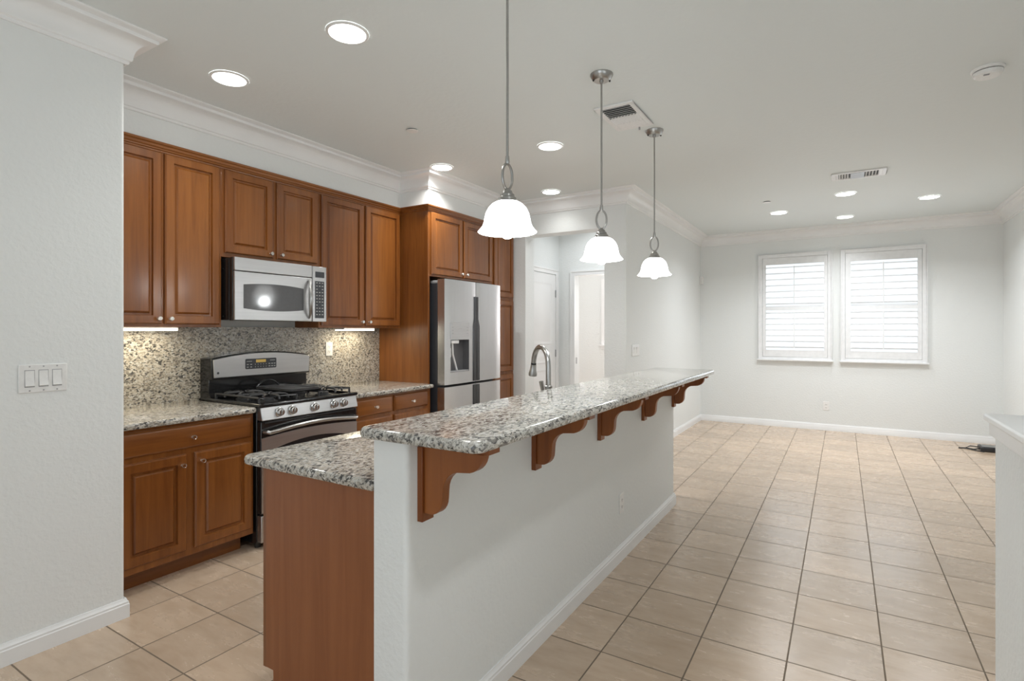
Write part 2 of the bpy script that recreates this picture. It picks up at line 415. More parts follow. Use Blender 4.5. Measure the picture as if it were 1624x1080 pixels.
# knee wall that carries the bar, and the pony wall of the stair with its cap
KX0, KX1, KY0, KY1, KZ = -1.25, -1.115, 1.22, 4.235, 1.012
struct('wall_knee', MB().prism(rrect(KX0, KX1, KY0, KY1, .018, 4, (0, 1, 1, 0)), 'Z', 0, KZ), M['wall'])
struct('wall_stair', MB().box(.432, .565, -1.6, 2.365, 0, 1.035), M['wall'])
cap = struct('trim_stair_cap', MB().box(.405, .60, -1.62, 2.392, 1.047, 1.07), M['trim'], bevel=.006)
struct('cap_apron', MB().box(.418, .582, -1.61, 2.378, 1.0, 1.047), M['trim'], cap, bevel=.003)

# crown moulding: one continuous run
CR = [(0, CZ-.142), (.009, CZ-.142), (.013, CZ-.136), (.013, CZ-.128), (.021, CZ-.124), (.024, CZ-.117), (.024, CZ-.110)]
for i in range(1, 8):
    a = i/7*PI/2; CR.append((.026+.062*(1-math.cos(a)), CZ-.108+.072*math.sin(a)))
CR += [(.098, CZ-.034), (.101, CZ-.028), (.101, CZ-.018), (.118, CZ-.012), (.126, CZ-.005), (.126, CZ), (0, CZ)]
path = [(XL, YB), (XL, 1.226), (XU, 1.226), (XU, 3.692), (XF, 3.692), (XF, YH), (XLL, YH), (XLL, YF), (XR, YF), (XR, YB)]
struct('trim_crown', MB().sweep(path, CR), M['trim'])
BS = [(0, 0), (.014, 0), (.014, .062), (.0115, .066), (.0115, .074), (.007, .080), (.004, .090), (0, .090)]
struct('baseboard_left', MB().sweep([(XL, YB), (XL, 1.226), (XL-.12, 1.226)], BS), M['trim'])
struct('baseboard_knee', MB().sweep([(KX1, KY0), (KX1, KY1), (KX0, KY1)][::1], BS), M['trim'])
struct('baseboard_knee_end', MB().sweep([(KX0, KY0), (KX1, KY0)], BS), M['trim'])
struct('baseboard_far', MB().sweep([(HX1, YH), (XLL, YH), (XLL, YF), (XR, YF), (XR, YB)], BS), M['trim'])
struct('baseboard_stair', MB().sweep([(.565, 2.365), (.432, 2.365), (.432, -1.6)], BS, side=-1), M['trim'])

# hall door and doorway casings
CS = .062
def casing(mb, axis, plane, a, b, top, out=.016):
    """flat casing with a raised outer band around an opening a..b, standing off `plane`"""
    for (u0, u1, z0, z1) in ((a-CS, a, 0, top), (b, b+CS, 0, top), (a-CS, b+CS, top, top+CS)):
        if axis == 'X': mb.box(plane, plane+out, u0, u1, z0, z1)
        else: mb.box(u0, u1, plane-out, plane, z0, z1)
    for (u0, u1, z0, z1) in ((a-CS, a-CS+.018, 0, top+CS-.018), (b+CS-.018, b+CS, 0, top+CS-.018), (a-CS, b+CS, top+CS-.018, top+CS)):
        if axis == 'X': mb.box(plane+out, plane+out+.007, u0, u1, z0, z1)
        else: mb.box(u0, u1, plane-out-.007, plane-out, z0, z1)
    return mb
d1y0, d1y1 = 5.44, 6.178
dr = struct('door_1', MB().box(HLX, HLX+.008, d1y0, d1y1, .01, 2.045), M['trim'])
mbp = MB()
for (y0, y1, z0, z1) in ((5.54, 6.06, 1.18, 1.93), (5.54, 6.06, .95, 1.10), (5.54, 6.06, .2, .86)):
    mbp.nested(y0, y1, z0, z1, HLX+.008, [(0, .006), (.012, .0015), (.03, .0015), (.05, .006)])
struct('door_panel', mbp, M['trim'], dr)
for hz in (1.81, 1.056, .25):
    struct('hinge', MB().box(HLX+.008, HLX+.02, d1y1-.014, d1y1+.004, hz-.045, hz+.045), M['hinge'], dr, bevel=.002)
struct('door_casing', casing(MB(), 'X', HLX, d1y0, d1y1+.006, 2.055), M['trim'], dr)
hc = struct('trim_doorway', casing(MB(), 'Y', HBY, DX0, DX1, DZ), M['trim'])
struct('strike_plate', MB().box(DX0, DX0+.004, HBY+.03, HBY+.055, .92, 1.0), M['hinge'], hc)
# window of the side room
wd = struct('window_3', MB().box(RW[0]-.07, RW[0], YF-.02, YF, RW[2]-.02, RW[3]).box(RW[1], RW[1]+.07, YF-.02, YF, RW[2]-.02, RW[3])
            .box(RW[0]-.07, RW[1]+.07, YF-.02, YF, RW[3], RW[3]+.07), M['trim'])
struct('window_sill', MB().box(RW[0]-.1, RW[1]+.1, YF-.055, YF, RW[2]-.045, RW[2]-.02).box(RW[0]-.08, RW[1]+.08, YF-.02, YF, RW[2]-.1, RW[2]-.045), M['trim'], wd)
struct('window_pane', MB().box(RW[0], RW[1], YF+.08, YF+.086, RW[2], RW[3]), M['glass'], wd)

# ------------------------------------------------------------------ windows with plantation shutters
def window(i, a, b, c, d):
    f = struct('window_%d' % i, MB().box(a, a+.035, YF+.07, YF+.12, c, d).box(b-.035, b, YF+.07, YF+.12, c, d)
               .box(a+.035, b-.035, YF+.07, YF+.12, c, c+.035).box(a+.035, b-.035, YF+.07, YF+.12, d-.035, d)
               .box(a+.035, b-.035, YF+.075, YF+.115, (c+d)/2-.02, (c+d)/2+.02), M['trim'])
    struct('window_pane', MB().box(a+.035, b-.035, YF+.093, YF+.098, c+.035, d-.035), M['glass'], f)
for i, wv in enumerate(WIN): window(i+1, *wv)
def shutter(x0, x1, gx0, gx1, z0, z1, gz0, gz1, label):
    t = Thing('plantation_shutter', label, 'window shutter', ((x0+x1)/2, YF, z0), 'white shutters on the far wall')
    yb, yf = YF, YF-.028
    fw = .052
    mb = MB().box(x0, x0+fw, yf, yb, z0, z1).box(x1-fw, x1, yf, yb, z0, z1).box(x0+fw, x1-fw, yf, yb, z1-fw, z1).box(x0+fw, x1-fw, yf, yb, z0, z0+fw*.6)
    lip = yf-.008
    mb.box(x0, x0+.014, lip, yf, z0, z1).box(x1-.014, x1, lip, yf, z0, z1).box(x0+.014, x1-.014, lip, yf, z1-.014, z1)
    t.part('frame', mb, M['louver'], bevel=.002)
    t.part('sill', MB().box(x0-.012, x1+.012, YF-.052, YF, z0-.022, z0), M['louver'], bevel=.004)
    gap = .003; py0, py1 = YF-.024, YF+.004
    a, b, c, d = x0+fw+gap, x1-fw-gap, z0+fw*.6+gap, z1-fw-gap
    mz = gz0+(gz1-gz0)*.485
    mb = MB().box(a, gx0, py0, py1, c, d).box(gx1, b, py0, py1, c, d).box(gx0, gx1, py0, py1, c, gz0).box(gx0, gx1, py0, py1, gz1, d).box(gx0, gx1, py0, py1, mz-.024, mz+.024)
    t.part('shutter_panel', mb, M['louver'], bevel=.002)
    for s0, s1, tl in ((gz0, mz-.024, -11.0), (mz+.024, gz1, -7.0)):
        n = 7; st = (s1-s0)/n
        for k in range(n):
            zc = s0+st*(k+.5); yc = YF-.008; pts = []
            tilt = math.radians(tl)
            for q in range(12):
                an = 2*PI*q/12; u = .038*math.cos(an); v = .0060*math.sin(an)
                pts.append((yc+u*math.cos(tilt)-v*math.sin(tilt), zc+u*math.sin(tilt)+v*math.cos(tilt)))
            t.part('louver', MB().prism(pts, 'X', gx0+.002, gx1-.002), M['louver'])
        t.part('tilt_rod', MB().box((gx0+gx1)/2-.006, (gx0+gx1)/2+.006, YF-.060, YF-.049, s0+st*.4, s1-st*.3), M['louver'], bevel=.002)
    return t
shutter(-1.023, -.117, -.924, -.212, .945, 2.412, 1.073, 2.262, 'white plantation shutter on far wall, the one closer to the corner with the small sensor')
shutter(-.024, .899, .09, .799, .945, 2.414, 1.073, 2.25, 'white plantation shutter on far wall, the one closer to the right side wall')

# ------------------------------------------------------------------ cabinet parts
RAISED = [(0, .012), (.007, .020), (.049, .020), (.052, .0075), (.062, .0065), (.0735, .0178), (.0765, .0180)]
SLAB = [(0, .008), (.002, .0098), (.0115, .0192), (.014, .020)]
def knob(t, parent, x, y, z):
    prof = [(.0075, 0), (.0075, .002), (.0048, .006), (.0045, .013), (.0085, .017), (.0125, .021), (.0132, .024), (.0115, .0275), (.0095, .0275), (.0085, .0262), (.0, .0262)]
    t.part('knob', MB().lathe(prof, (x, y, z), 'X', 18), M['knob'], parent, label='polished nickel knob')
def cab_door(t, x, y0, y1, z0, z1, k=None, prof=RAISED):
    d = t.part('door', MB().nested(y0, y1, z0, z1, x, prof), M['wood'])
    if k: knob(t, d, x+.02, k[0], k[1])
    return d
def cab_drawer(t, x, y0, y1, z0, z1):
    d = t.part('drawer', MB().nested(y0, y1, z0, z1, x, SLAB), M['wood_h'])
    knob(t, d, x+.02, (y0+y1)/2, (z0+z1)/2-.004); return d
XB = -3.095      # face of the base cabinets
def base_cabinet(y0, y1, label, splits):
    t = Thing('base_cabinet', label, 'kitchen cabinet', (XB, (y0+y1)/2, 0), 'cherry base cabinets under the counter')
    t.part('carcass', MB().box(XK, XB, y0, y1, .10, .843), M['wood'], bevel=.0015)
    t.part('toe_kick', MB().box(XK+.05, XB-.085, y0+.002, y1-.03, 0, .10), M['wood_h'])
    splits(t); return t
def s_left(t):
    cab_drawer(t, XB, 1.285, 1.996, .697, .826)
    cab_door(t, XB, 1.285, 1.612, .138, .668, (1.585, .612)); cab_door(t, XB, 1.656, 1.996, .138, .668, (1.690, .618))
base_cabinet(1.232, 2.014, 'dark cherry base cabinet with one wide drawer over two doors, beside near wall', s_left)
def s_right(t):
    for a, b, kk in ((2.826, 3.207, 3.17), (3.232, 3.642, 3.27)):
        cab_drawer(t, XB, a, b, .697, .826); cab_door(t, XB, a, b, .138, .668, (kk, .615))
base_cabinet(2.806, 3.690, 'cherry base cabinet with two drawers side by side, between range and refrigerator', s_right)

def counter_slab(name, pts, z0, z1, mat, label, cat, group=None):
    """slab with eased bullnose edge"""
    mb = MB(); h = z1-z0; rings = []; n = len(pts)
    cx = sum(p[0] for p in pts)/n; cy = sum(p[1] for p in pts)/n
    P = [Vector(p) for p in pts]; nor = []
    for i in range(n):
        a = (P[i]-P[i-1]).normalized(); b = (P[(i+1) % n]-P[i]).normalized()
        na, nb = Vector((a.y, -a.x)), Vector((b.y, -b.x)); nor.append((na+nb)/(1+na.dot(nb)))
    for ins, z in ((.012, z0), (.004, z0+.003), (0, z0+.010), (0, z1-.012), (.0035, z1-.005), (.009, z1-.001), (.014, z1)):
        rings.append([(P[i].x-nor[i].x*ins, P[i].y-nor[i].y*ins, z) for i in range(n)])
    mb.loops(rings); return solo(name, mb, mat, label, cat, group)
CT0, CT1 = .843, .878
counter_slab('countertop', rrect(XK, -3.055, 1.232, 2.018, .02, 4, (0, 0, 1, 0)), CT0, CT1, M['granite_counter'],
             'speckled granite countertop on the drawer cabinet, between near wall and range', 'countertop', 'granite countertops')
counter_slab('countertop', rrect(XK, -3.055, 2.80, 3.689, .02, 4, (0, 1, 0, 0)), CT0, CT1, M['granite_counter'],
             'speckled granite countertop on two-drawer cabinet, between range and refrigerator', 'countertop', 'granite countertops')
solo('backsplash', MB().box(XK, XK+.02, 1.232, 3.689, CT1, 1.372), M['granite_splash'], 'full-height speckled granite backsplash behind the range and counters', 'backsplash')

def wall_cabinet(y0, y1, z0, label, doors):
    t = Thing('wall_cabinet', label, 'kitchen cabinet', (XU, (y0+y1)/2, z0), 'cherry wall cabinets above the counter')
    t.part('carcass', MB().box(XK, XU, y0, y1, z0, 2.45), M['wood'], bevel=.0015)
    for d in doors: cab_door(t, XU, *d)
    return t
wall_cabinet(1.232, 2.021, 1.368, 'tall cherry wall cabinet with two doors, nearest the white wall end', [(1.318, 1.655, 1.386, 2.400, (1.633, 1.418)), (1.672, 2.004, 1.386, 2.400, (1.698, 1.418))])
wall_cabinet(2.021, 2.786, 1.828, 'short cherry wall cabinet with two doors, directly above the microwave', [(2.040, 2.389, 1.856, 2.400, (2.362, 1.885)), (2.419, 2.766, 1.856, 2.400, (2.446, 1.885))])
wall_cabinet(2.786, 3.690, 1.368, 'tall cherry wall cabinet with two doors, right of microwave against tall side panel', [(2.807, 3.237, 1.386, 2.400, (3.208, 1.418)), (3.262, 3.672, 1.386, 2.400, (3.290, 1.418))])
ccp = [(0, 2.403), (.004, 2.403), (.006, 2.411), (.012, 2.415), (.012, 2.421), (.020, 2.428), (.022, 2.438), (.031, 2.445), (.033, 2.456), (0, 2.456)]
solo('crown_moulding', MB().sweep([(XU, 1.232), (XU, 3.690), (XF, 3.690), (XF, YH-.002)], ccp), M['wood_h'], 'dark cherry crown moulding along the tops of the upper cabinets', 'moulding')
solo('end_panel', MB().box(XK, XF, 3.690, 3.712, 0, 2.45), M['wood'], 'tall cherry side panel standing between counter and refrigerator', 'cabinet panel', bevel=.0015)
t = Thing('fridge_cabinet', 'cherry cabinet with two short doors directly above the refrigerator', 'kitchen cabinet', (XF, 4.2, 1.828))
t.part('carcass', MB().box(XK, XF, 3.712, 4.715, 1.828, 2.45), M['wood'], bevel=.0015)
cab_door(t, XF, 3.722, 4.178, 1.846, 2.398, (4.150, 1.880)); cab_door(t, XF, 4.205, 4.690, 1.846, 2.398, (4.232, 1.880))
t = Thing('pantry_cabinet', 'tall narrow cherry pantry cabinet between refrigerator and hall opening', 'kitchen cabinet', (XF, 4.92, 0))
t.part('carcass', MB().box(XK, XF, 4.715, YH-.003, .09, 2.45), M['wood'], bevel=.0015)
t.part('toe_kick', MB().box(XK, XF-.07, 4.715, YH-.003, 0, .09), M['wood'])
for z0, z1 in ((1.700, 2.398), (.905, 1.668), (.110, .872)): cab_door(t, XF, 4.738, 5.116, z0, z1)

# under-cabinet lights
def strip_light(y0, y1, label):
    t = Thing('under_cabinet_light', label, 'strip light', (-3.58, (y0+y1)/2, 1.345), 'strip lights under the wall cabinets')
    t.part('housing', MB().box(-3.64, -3.52, y0, y1, 1.353, 1.368), M['light_plastic'])
    t.part('diffuser', MB().box(-3.632, -3.517, y0+.004, y1-.004, 1.345, 1.3605), M['glow_strip'])
    area_light('strip_lamp', (0, 0, -.004), (0, 0, 0), .09, y1-y0-.02, 1.2, (1, .88, .62), t.root)
strip_light(1.33, 1.79, 'lit strip light under wall cabinet beside the white wall end')
strip_light(3.10, 3.44, 'lit strip light under wall cabinet right of the microwave')

# ------------------------------------------------------------------ microwave
t = Thing('microwave', 'stainless over-range microwave with dark window and keypad', 'microwave', (-3.5, 2.40, 1.412))
my0, my1, mz0, mz1, mx = 2.036, 2.764, 1.412, 1.822, -3.33
t.part('housing', MB().box(XK+.022, mx-.055, my0, my1, mz0+.004, mz1-.006), M['black'], bevel=.003)
t.part('side_trim', MB().box(mx-.055, mx-.018, my0, my1, mz0, mz1), M['black'], bevel=.004)
t.part('vent_panel', MB().box(mx-.03, mx, my0+.004, 2.634, 1.736, mz1), M['steel_h'], bevel=.003)
def arch(y0, y1, z0, z1, up, dn, n=12):
    pts = [(y0+(y1-y0)*i/n, z0-dn*(1-(2*i/n-1)**2)) for i in range(n+1)]
    pts += [(y1-(y1-y0)*i/n, z1+up*(1-(2*i/n-1)**2)) for i in range(n+1)]; return pts
dd = t.part('door', MB().box(mx-.03, mx, my0+.004, 2.634, mz0+.002, 1.731), M['steel_h'], bevel=.003)
t.part('window', MB().prism(arch(2.100, 2.560, 1.492, 1.648, .014, .014), 'X', mx-.004, mx+.0012), M['smoke_glass'], dd)
hp = []
for i in range(13):
    a = i/12; zz = 1.437+a*.275; hp.append((mx+.004+.040*math.sin(PI*a)**.7, 2.606-.018*math.sin(PI*a), zz))
t.part('handle', MB().tube(hp, [.007+.0085*math.sin(PI*i/12) for i in range(13)], 12), M['nickel'], dd)
cp = t.part('control_panel', MB().box(mx-.03, mx, 2.639, my1, mz0, mz1), M['steel'], bevel=.003)
t.part('display', MB().box(mx-.001, mx+.0012, 2.663, 2.743, 1.740, 1.783), M['keypad'], cp)
kp = t.part('keypad', MB().box(mx-.001, mx+.0012, 2.660, 2.742, 1.438, 1.713), M['keypad'], cp)
mb = MB()
for r in range(11):
    for c in range(3):
        if r in (2, 7) and c == 1: continue
        y = 2.676+c*.025; z = 1.700-r*.0235; mb.box(mx+.001, mx+.0018, y-.006, y+.006, z-.003, z+.003)
two_tone(kp, mb, M['legend'], t.loc)
t.part('mount_screw', MB().lathe([(.004, 0), (.004, .002), (0, .003)], (-3.45, my0-.0035, 1.75), 'Y', 10), M['nickel'])
t.part('mount_screw', MB().lathe([(.004, 0), (.004, .002), (0, .003)], (-3.45, my0-.0035, 1.44), 'Y', 10), M['nickel'])

# ------------------------------------------------------------------ gas range
t = Thing('gas_range', 'stainless and black gas range with five knobs and raised rear control panel', 'range', (-3.3, 2.41, 0))
ry0, ry1 = 2.024, 2.794
t.part('body', MB().box(-3.70, -3.075, ry0, ry1, .03, .872), M['black'], bevel=.003)
for yy in (ry0+.03, ry1-.03):
    t.part('foot', MB().lathe([(.018, 0), (.018, .03)], (-3.11, yy, 0), 'Z', 12), M['black'])
t.part('cooktop', MB().box(-3.70, -3.034, ry0-.004, ry1+.004, .872, .884).box(-3.70, -3.034, ry0-.004, ry0+.022, .884, .897).box(-3.70, -3.034, ry1-.022, ry1+.004, .884, .897).box(-3.062, -3.034, ry0+.022, ry1-.022, .884, .897), M['black'], bevel=.005)
pn = t.part('control_panel', MB().prism([(-3.08, .874), (-3.042, .874), (-3.022, .792), (-3.08, .792)], 'Y', ry0+.004, ry1-.004), M['steel_h'], bevel=.004)
for ky in (2.151, 2.244, 2.416, 2.578, 2.663):
    kx = -3.032
    k = t.part('burner_knob', MB().lathe([(.030, 0), (.030, .006), (.024, .010), (.022, .026), (.019, .030), (0, .030)], (kx, ky, .834), 'X', 24), M['steel_knob'], pn)
    t.part('knob_grip', MB().box(kx+.028, kx+.037, ky-.0045, ky+.0045,   .816, .852), M['steel_knob'], k, bevel=.002)
# oven door
od = t.part('oven_door', MB().box(-3.075, -3.036, ry0+.004, ry1-.004, .215, .785), M['black'], bevel=.004)
mb = MB()
# steel skin with an arched top on the window cut-out
y0, y1, n = ry0+.006, ry1-.006, 16
wy0, wy1, wz0 = 2.135, 2.680, .33
top = [(y0+(y1-y0)*i/n, .684+.020*(1-(2*i/n-1)**2)) for i in range(n+1)]
ar = [(wy0+(wy1-wy0)*i/n, .612+.030*(1-(2*i/n-1)**2)) for i in range(n+1)]
for i in range(n):
    a, b, c, d = top[i], top[i+1], ar[i+1], ar[i]
    mb.prism([d, c, b, a], 'X', -3.036, -3.030)
mb.prism([(y0, .225), (wy0, wz0), ar[0], top[0]], 'X', -3.036, -3.030).prism([(wy1, wz0), (y1, .225), top[-1], ar[-1]], 'X', -3.036, -3.030).prism([(y0, .225), (y1, .225), (wy1, wz0), (wy0, wz0)], 'X', -3.036, -3.030)
t.part('door_skin', mb, M['steel_h'], od)
t.part('oven_window', MB().prism([(wy0, wz0), (wy1, wz0)]+ar[::-1], 'X', -3.037, -3.033), M['black_glass'], od)
t.part('door_vent', MB().box(-3.036, -3.033, ry0+.03, ry1-.03, .772, .780), M['dark_slot'], od)
hp = [(-3.036, 2.050, .722), (-3.005, 2.055, .724)]
for i in range(13):
    a = i/12; hp.append((-2.996+.016*math.sin(PI*a), 2.062+a*.690, .724+.026*math.sin(PI*a)-.004))
hp += [(-3.005, 2.763, .724), (-3.036, 2.768, .722)]
t.part('door_handle', MB().tube(hp, .0125, 12), M['nickel'], od)
t.part('storage_drawer', MB().box(-3.075, -3.032, ry0+.004, ry1-.004, .045, .207), M['steel_h'], bevel=.004)
# raised back panel
bgp = t.part('backguard', MB().box(-3.70, -3.60, ry0, ry1, .872, 1.03), M['black'], bevel=.003)
pts = [(ry0-.002, 1.018)]+[(ry0-.002+(ry1-ry0+.004)*i/14, 1.160+.036*(1-(2*i/14-1)**2)) for i in range(15)]+[(ry1+.002, 1.018)]
t.part('backguard_hood', MB().prism(pts, 'X', -3.70, -3.566), M['black'], bgp, bevel=.006)
pts = [(ry0+.012, 1.030)]+[(ry0+.006+(ry1-ry0-.012)*i/14, 1.152+.036*(1-(2*i/14-1)**2)) for i in range(15)]+[(ry1-.012, 1.030)]
t.part('backguard_face', MB().prism(pts, 'X', -3.566, -3.555), M['steel_h'], bgp, bevel=.003)
t.part('backguard_ledge', MB().prism([(-3.60, .93), (-3.575, .90), (-3.575, .897), (-3.60, .897)], 'Y', ry0, ry1), M['black'], bgp)
dsp = t.part('clock_panel', MB().prism(rrect(2.255, 2.497, 1.076, 1.148, .008, 3), 'X', -3.556, -3.5535), M['keypad'], bgp, bevel=.001)
t.part('clock_display', MB().box(-3.5540, -3.5528, 2.335, 2.412, 1.120, 1.140), M['glow_clock'], dsp)
mb = MB()
for r, z in enumerate((1.108, 1.090)):
    for y in (2.272, 2.298, 2.440, 2.462, 2.482): mb.box(-3.5537, -3.5528, y-.007, y+.007, z-.003, z+.003)
    for k in range(5): mb.box(-3.5537, -3.5528, 2.33+k*.021-.002, 2.33+k*.021+.002, z-.004, z+.003)
mb.box(-3.5537, -3.5528, 2.264, 2.305, 1.128, 1.132).box(-3.5537, -3.5528, 2.445, 2.485, 1.130, 1.134)
two_tone(dsp, mb, M['legend'], t.loc)
mb = MB().lathe([(.008, 0), (.008, .001), (0, .0012)], (-3.555, 2.062, 1.062), 'X', 16); t.part('emblem', mb, M['keypad'], bgp)
# burners and grates
for bx, by in ((-3.46, 2.19), (-3.20, 2.19), (-3.46, 2.63), (-3.20, 2.63)):
    t.part('burner', MB().lathe([(.055, .884), (.055, .890), (.038, .892), (.036, .903), (.030, .907), (0, .907)], (bx, by, 0), 'Z', 20), M['black_matte'])
def grate(yc, wy):
    mb = MB(); zt = .934; x0, x1 = -3.56, -3.09; y0, y1 = yc-wy/2, yc+wy/2; r = .007
    mb.tube([(x0, y0, zt-.008), (x1, y0, zt-.008), (x1, y1, zt-.008), (x0, y1, zt-.008)], r, 8, True)
    for bx in (-3.455, -3.20):
        for dx, dy in ((1, 0), (-1, 0), (0, 1), (0, -1), (.7, .7), (-.7, .7), (.7, -.7), (-.7, -.7)):
            ex = bx+dx*.12; ey = yc+dy*wy/2 if dy in (1, -1) else yc+dy*.13
            mb.tube([(ex, ey, zt-.026), (ex-dx*.006, ey-dy*.006, zt-.006), (ex-dx*.02, ey-dy*.02, zt), (bx+dx*.035, yc+dy*.035, zt), (bx+dx*.028, yc+dy*.028, zt-.006)], r, 8)
    for xx in (x0, x1):
        for yy in (y0, y1): mb.tube([(xx, yy, zt-.008), (xx, yy, .886)], r, 8)
    mb.tube([((x0+x1)/2, y0, zt-.006), ((x0+x1)/2, y1, zt-.006)], r, 8)
    return mb
t.part('grate', grate(2.185, .27), M['black_matte']); t.part('grate', grate(2.635, .27), M['black_matte'])
# loose griddle on the middle of the cooktop
t = Thing('griddle', 'black griddle with arched handle lying on the grates of the range', 'griddle', (-3.30, 2.36, .936))
rings = [[(x, y, z) for x, y in rrect(-3.50+i, -3.09-i, 2.285+i, 2.515-i, .03, 4)] for i, z in ((.018, .936), (0, .944), (0, .958), (.010, .958), (.022, .949))]
t.part('plate', MB().loops(rings), M['black_matte'])
hp = [(-3.482, 2.30+.20*i/12, .955+.040*math.sin(PI*i/12)**.8) for i in range(13)]
hp = [(-3.49-.0*i, 2.30+.17*i/12, .955+.042*math.sin(PI*i/12)**.8) for i in range(13)]
t.part('handle', MB().tube(hp, .007, 10), M['black'])

# ------------------------------------------------------------------ refrigerator
t = Thing('refrigerator', 'stainless four-door refrigerator with ice and water dispenser', 'refrigerator', (-3.35, 4.18, 0))
fy0, fym0, fym1, fy1, fx, fb = 3.735, 4.206, 4.212, 4.636, -2.962, -3.048
t.part('cabinet', MB().box(-3.70, fb-.012, fy0+.006, fy1-.006, .03, 1.765), M['fridge_side'], bevel=.004)
t.part('base_grille', MB().box(-3.6, fb-.03, fy0+.02, fy1-.02, 0, .05), M['black'])
for yy in (fy0+.05, fy1-.05):
    t.part('hinge_cover', MB().box(-3.14, -2.985, yy-.04, yy+.04, 1.765, 1.790), M['grey_plastic'], bevel=.006)
def bowed(y0, y1, z0, z1, holes=None, n=10):
    """door slab with a gently bowed face and an optional rectangular niche"""
    ys = [y0+(y1-y0)*i/n for i in range(n+1)]; zs = [z0, z1]
    if holes:
        ha, hb, hc, hd, dep = holes; ys = sorted([y for y in ys if abs(y-ha) > .012 and abs(y-hb) > .012]+[ha, hb]); zs = [z0, hc, hd, z1]
    fxn = lambda y: fx-.010*abs(2*(y-y0)/(y1-y0)-1)**4
    mb = MB(); ny = len(ys); vs = [(fxn(y), y, z) for z in zs for y in ys]+[(fb, y, z) for z in zs for y in ys]
    o = ny*len(zs); fs = []
    for k in range(len(zs)-1):
        for i in range(ny-1):
            if holes and ha-1e-6 <= ys[i] < hb-1e-6 and k == 1: continue
            fs.append((k*ny+i, k*ny+i+1, (k+1)*ny+i+1, (k+1)*ny+i))
        for i in range(ny-1): fs.append((o+k*ny+i, o+(k+1)*ny+i, o+(k+1)*ny+i+1, o+k*ny+i+1))
        fs.append((k*ny, (k+1)*ny, o+(k+1)*ny, o+k*ny)); fs.append((k*ny+ny-1, o+k*ny+ny-1, o+(k+1)*ny+ny-1, (k+1)*ny+ny-1))
    T = (len(zs)-1)*ny
    for i in range(ny-1): fs.append((i, o+i, o+i+1, i+1)); fs.append((T+i, T+i+1, o+T+i+1, o+T+i))
    mb.add(vs, fs); return mb
HOLE = (3.812, 4.088, .972, 1.262, .07)
zs0, zs1 = .866, 1.800
d = t.part('door', bowed(fy0, fym0, zs0, zs1, HOLE), M['steel'])
ha, hb, hc, hd, dep = HOLE
mb = MB(); X0 = fx-dep; X1 = fx-.004
mb.add([(X1, ha, hc), (X1, hb, hc), (X1, hb, hd), (X1, ha, hd), (X0, ha, hc), (X0, hb, hc), (X0, hb, hd), (X0, ha, hd)], [(4, 5, 6, 7), (0, 1, 5, 4), (1, 2, 6, 5), (2, 3, 7, 6), (3, 0, 4, 7)])
nic = t.part('dispenser_niche', mb, M['dispenser'], d, flat=True)
for p in nic.data.polygons: pass
kp = t.part('dispenser_panel', MB().box(fx-.004, fx+.0015, 3.812, 4.090, 1.265, 1.418), M['steel_h'], d, bevel=.001)
mb = MB()
for k in range(3):
    for yy in (3.84, 4.06): mb.box(fx+.0012, fx+.0022, yy-.012, yy+.012, 1.372-k*.027, 1.376-k*.027)
mb.box(fx+.0012, fx+.0022, 3.93, 3.98, 1.362, 1.364)
two_tone(kp, mb, M['grey_plastic'], t.loc)
t.part('dispenser_tray', MB().box(X0, fx-.002, ha+.002, hb-.002, hc, hc+.012), M['grey_plastic'], d, bevel=.003)
t.part('dispenser_spout', MB().box(X0+.01, fx-.008, 3.835, 3.945, 1.228, 1.260).box(X0+.01, fx-.02, 3.815, 3.845, 1.105, 1.19), M['light_plastic'], d, bevel=.006)
t.part('dispenser_paddle', MB().tube([(fx-.03, 3.872, 1.228), (fx-.03, 3.878, 1.13), (fx-.045, 3.958, .985)], .010, 10), M['light_plastic'], d)
d2 = t.part('door', bowed(fym1, fy1, zs0, zs1), M['steel'])
d3 = t.part('door', bowed(fy0, fym0, .07, .845), M['steel'])
d4 = t.part('door', bowed(fym1, fy1, .07, .845), M['steel'])
for (par, s, ym) in ((d, -1, fym0), (d2, 1, fym1)):
    pts = [(ym, .872), (ym+s*.046, .872), (ym+s*.046, 1.385), (ym+s*.024, 1.455), (ym+s*.024, 1.664), (ym, 1.664)]
    t.part('grip', MB().prism(pts, 'X', fx-.012, fx+.003), M['steel_dark'], par, bevel=.002)
for (par, s, ym) in ((d3, -1, fym0), (d4, 1, fym1)):
    t.part('grip', MB().box(fx-.012, fx+.003, min(ym, ym+s*.046), max(ym, ym+s*.046), .08, .838), M['steel_dark'], par, bevel=.002)

# ------------------------------------------------------------------ island
t = Thing('island_cabinet', 'cherry island cabinet, plain reddish end panel under low granite counter', 'kitchen cabinet', (-1.55, 2.7, 0))
IX = -1.833
t.part('carcass', MB().box(IX, KX0-.003, 1.262, 4.20, .10, CT0), M['wood'])
t.part('toe_kick', MB().box(IX+.065, KX0-.003, 1.27, 4.19, 0, .10), M['wood_h'])
t.part('end_panel', MB().prism([(KX0-.003, 0), (-1.790, 0), (-1.790, .097), (IX, .097), (IX, CT0), (KX0-.003, CT0)], 'Y', 1.244, 1.262), M['wood_panel'], bevel=.001)
t.part('corner_stile', MB().box(-1.853, IX-.0005, 1.246, 1.30, .093, CT0), M['wood'], bevel=.002)
for k in range(6):
    y0 = 1.31+k*.48
    t.part('door', MB().nested(y0, y0+.45, .13, .66, IX, RAISED, '-X'), M['wood']); t.part('drawer', MB().nested(y0, y0+.45, .69, .825, IX, SLAB, '-X'), M['wood_h'])
counter_slab('island_countertop', rrect(-1.945, KX0-.003, 1.213, 4.225, .035, 5, (1, 0, 0, 1)), CT0, CT1, M['granite_counter'],
             'low granite countertop on the island, tucked below the raised bar', 'countertop')
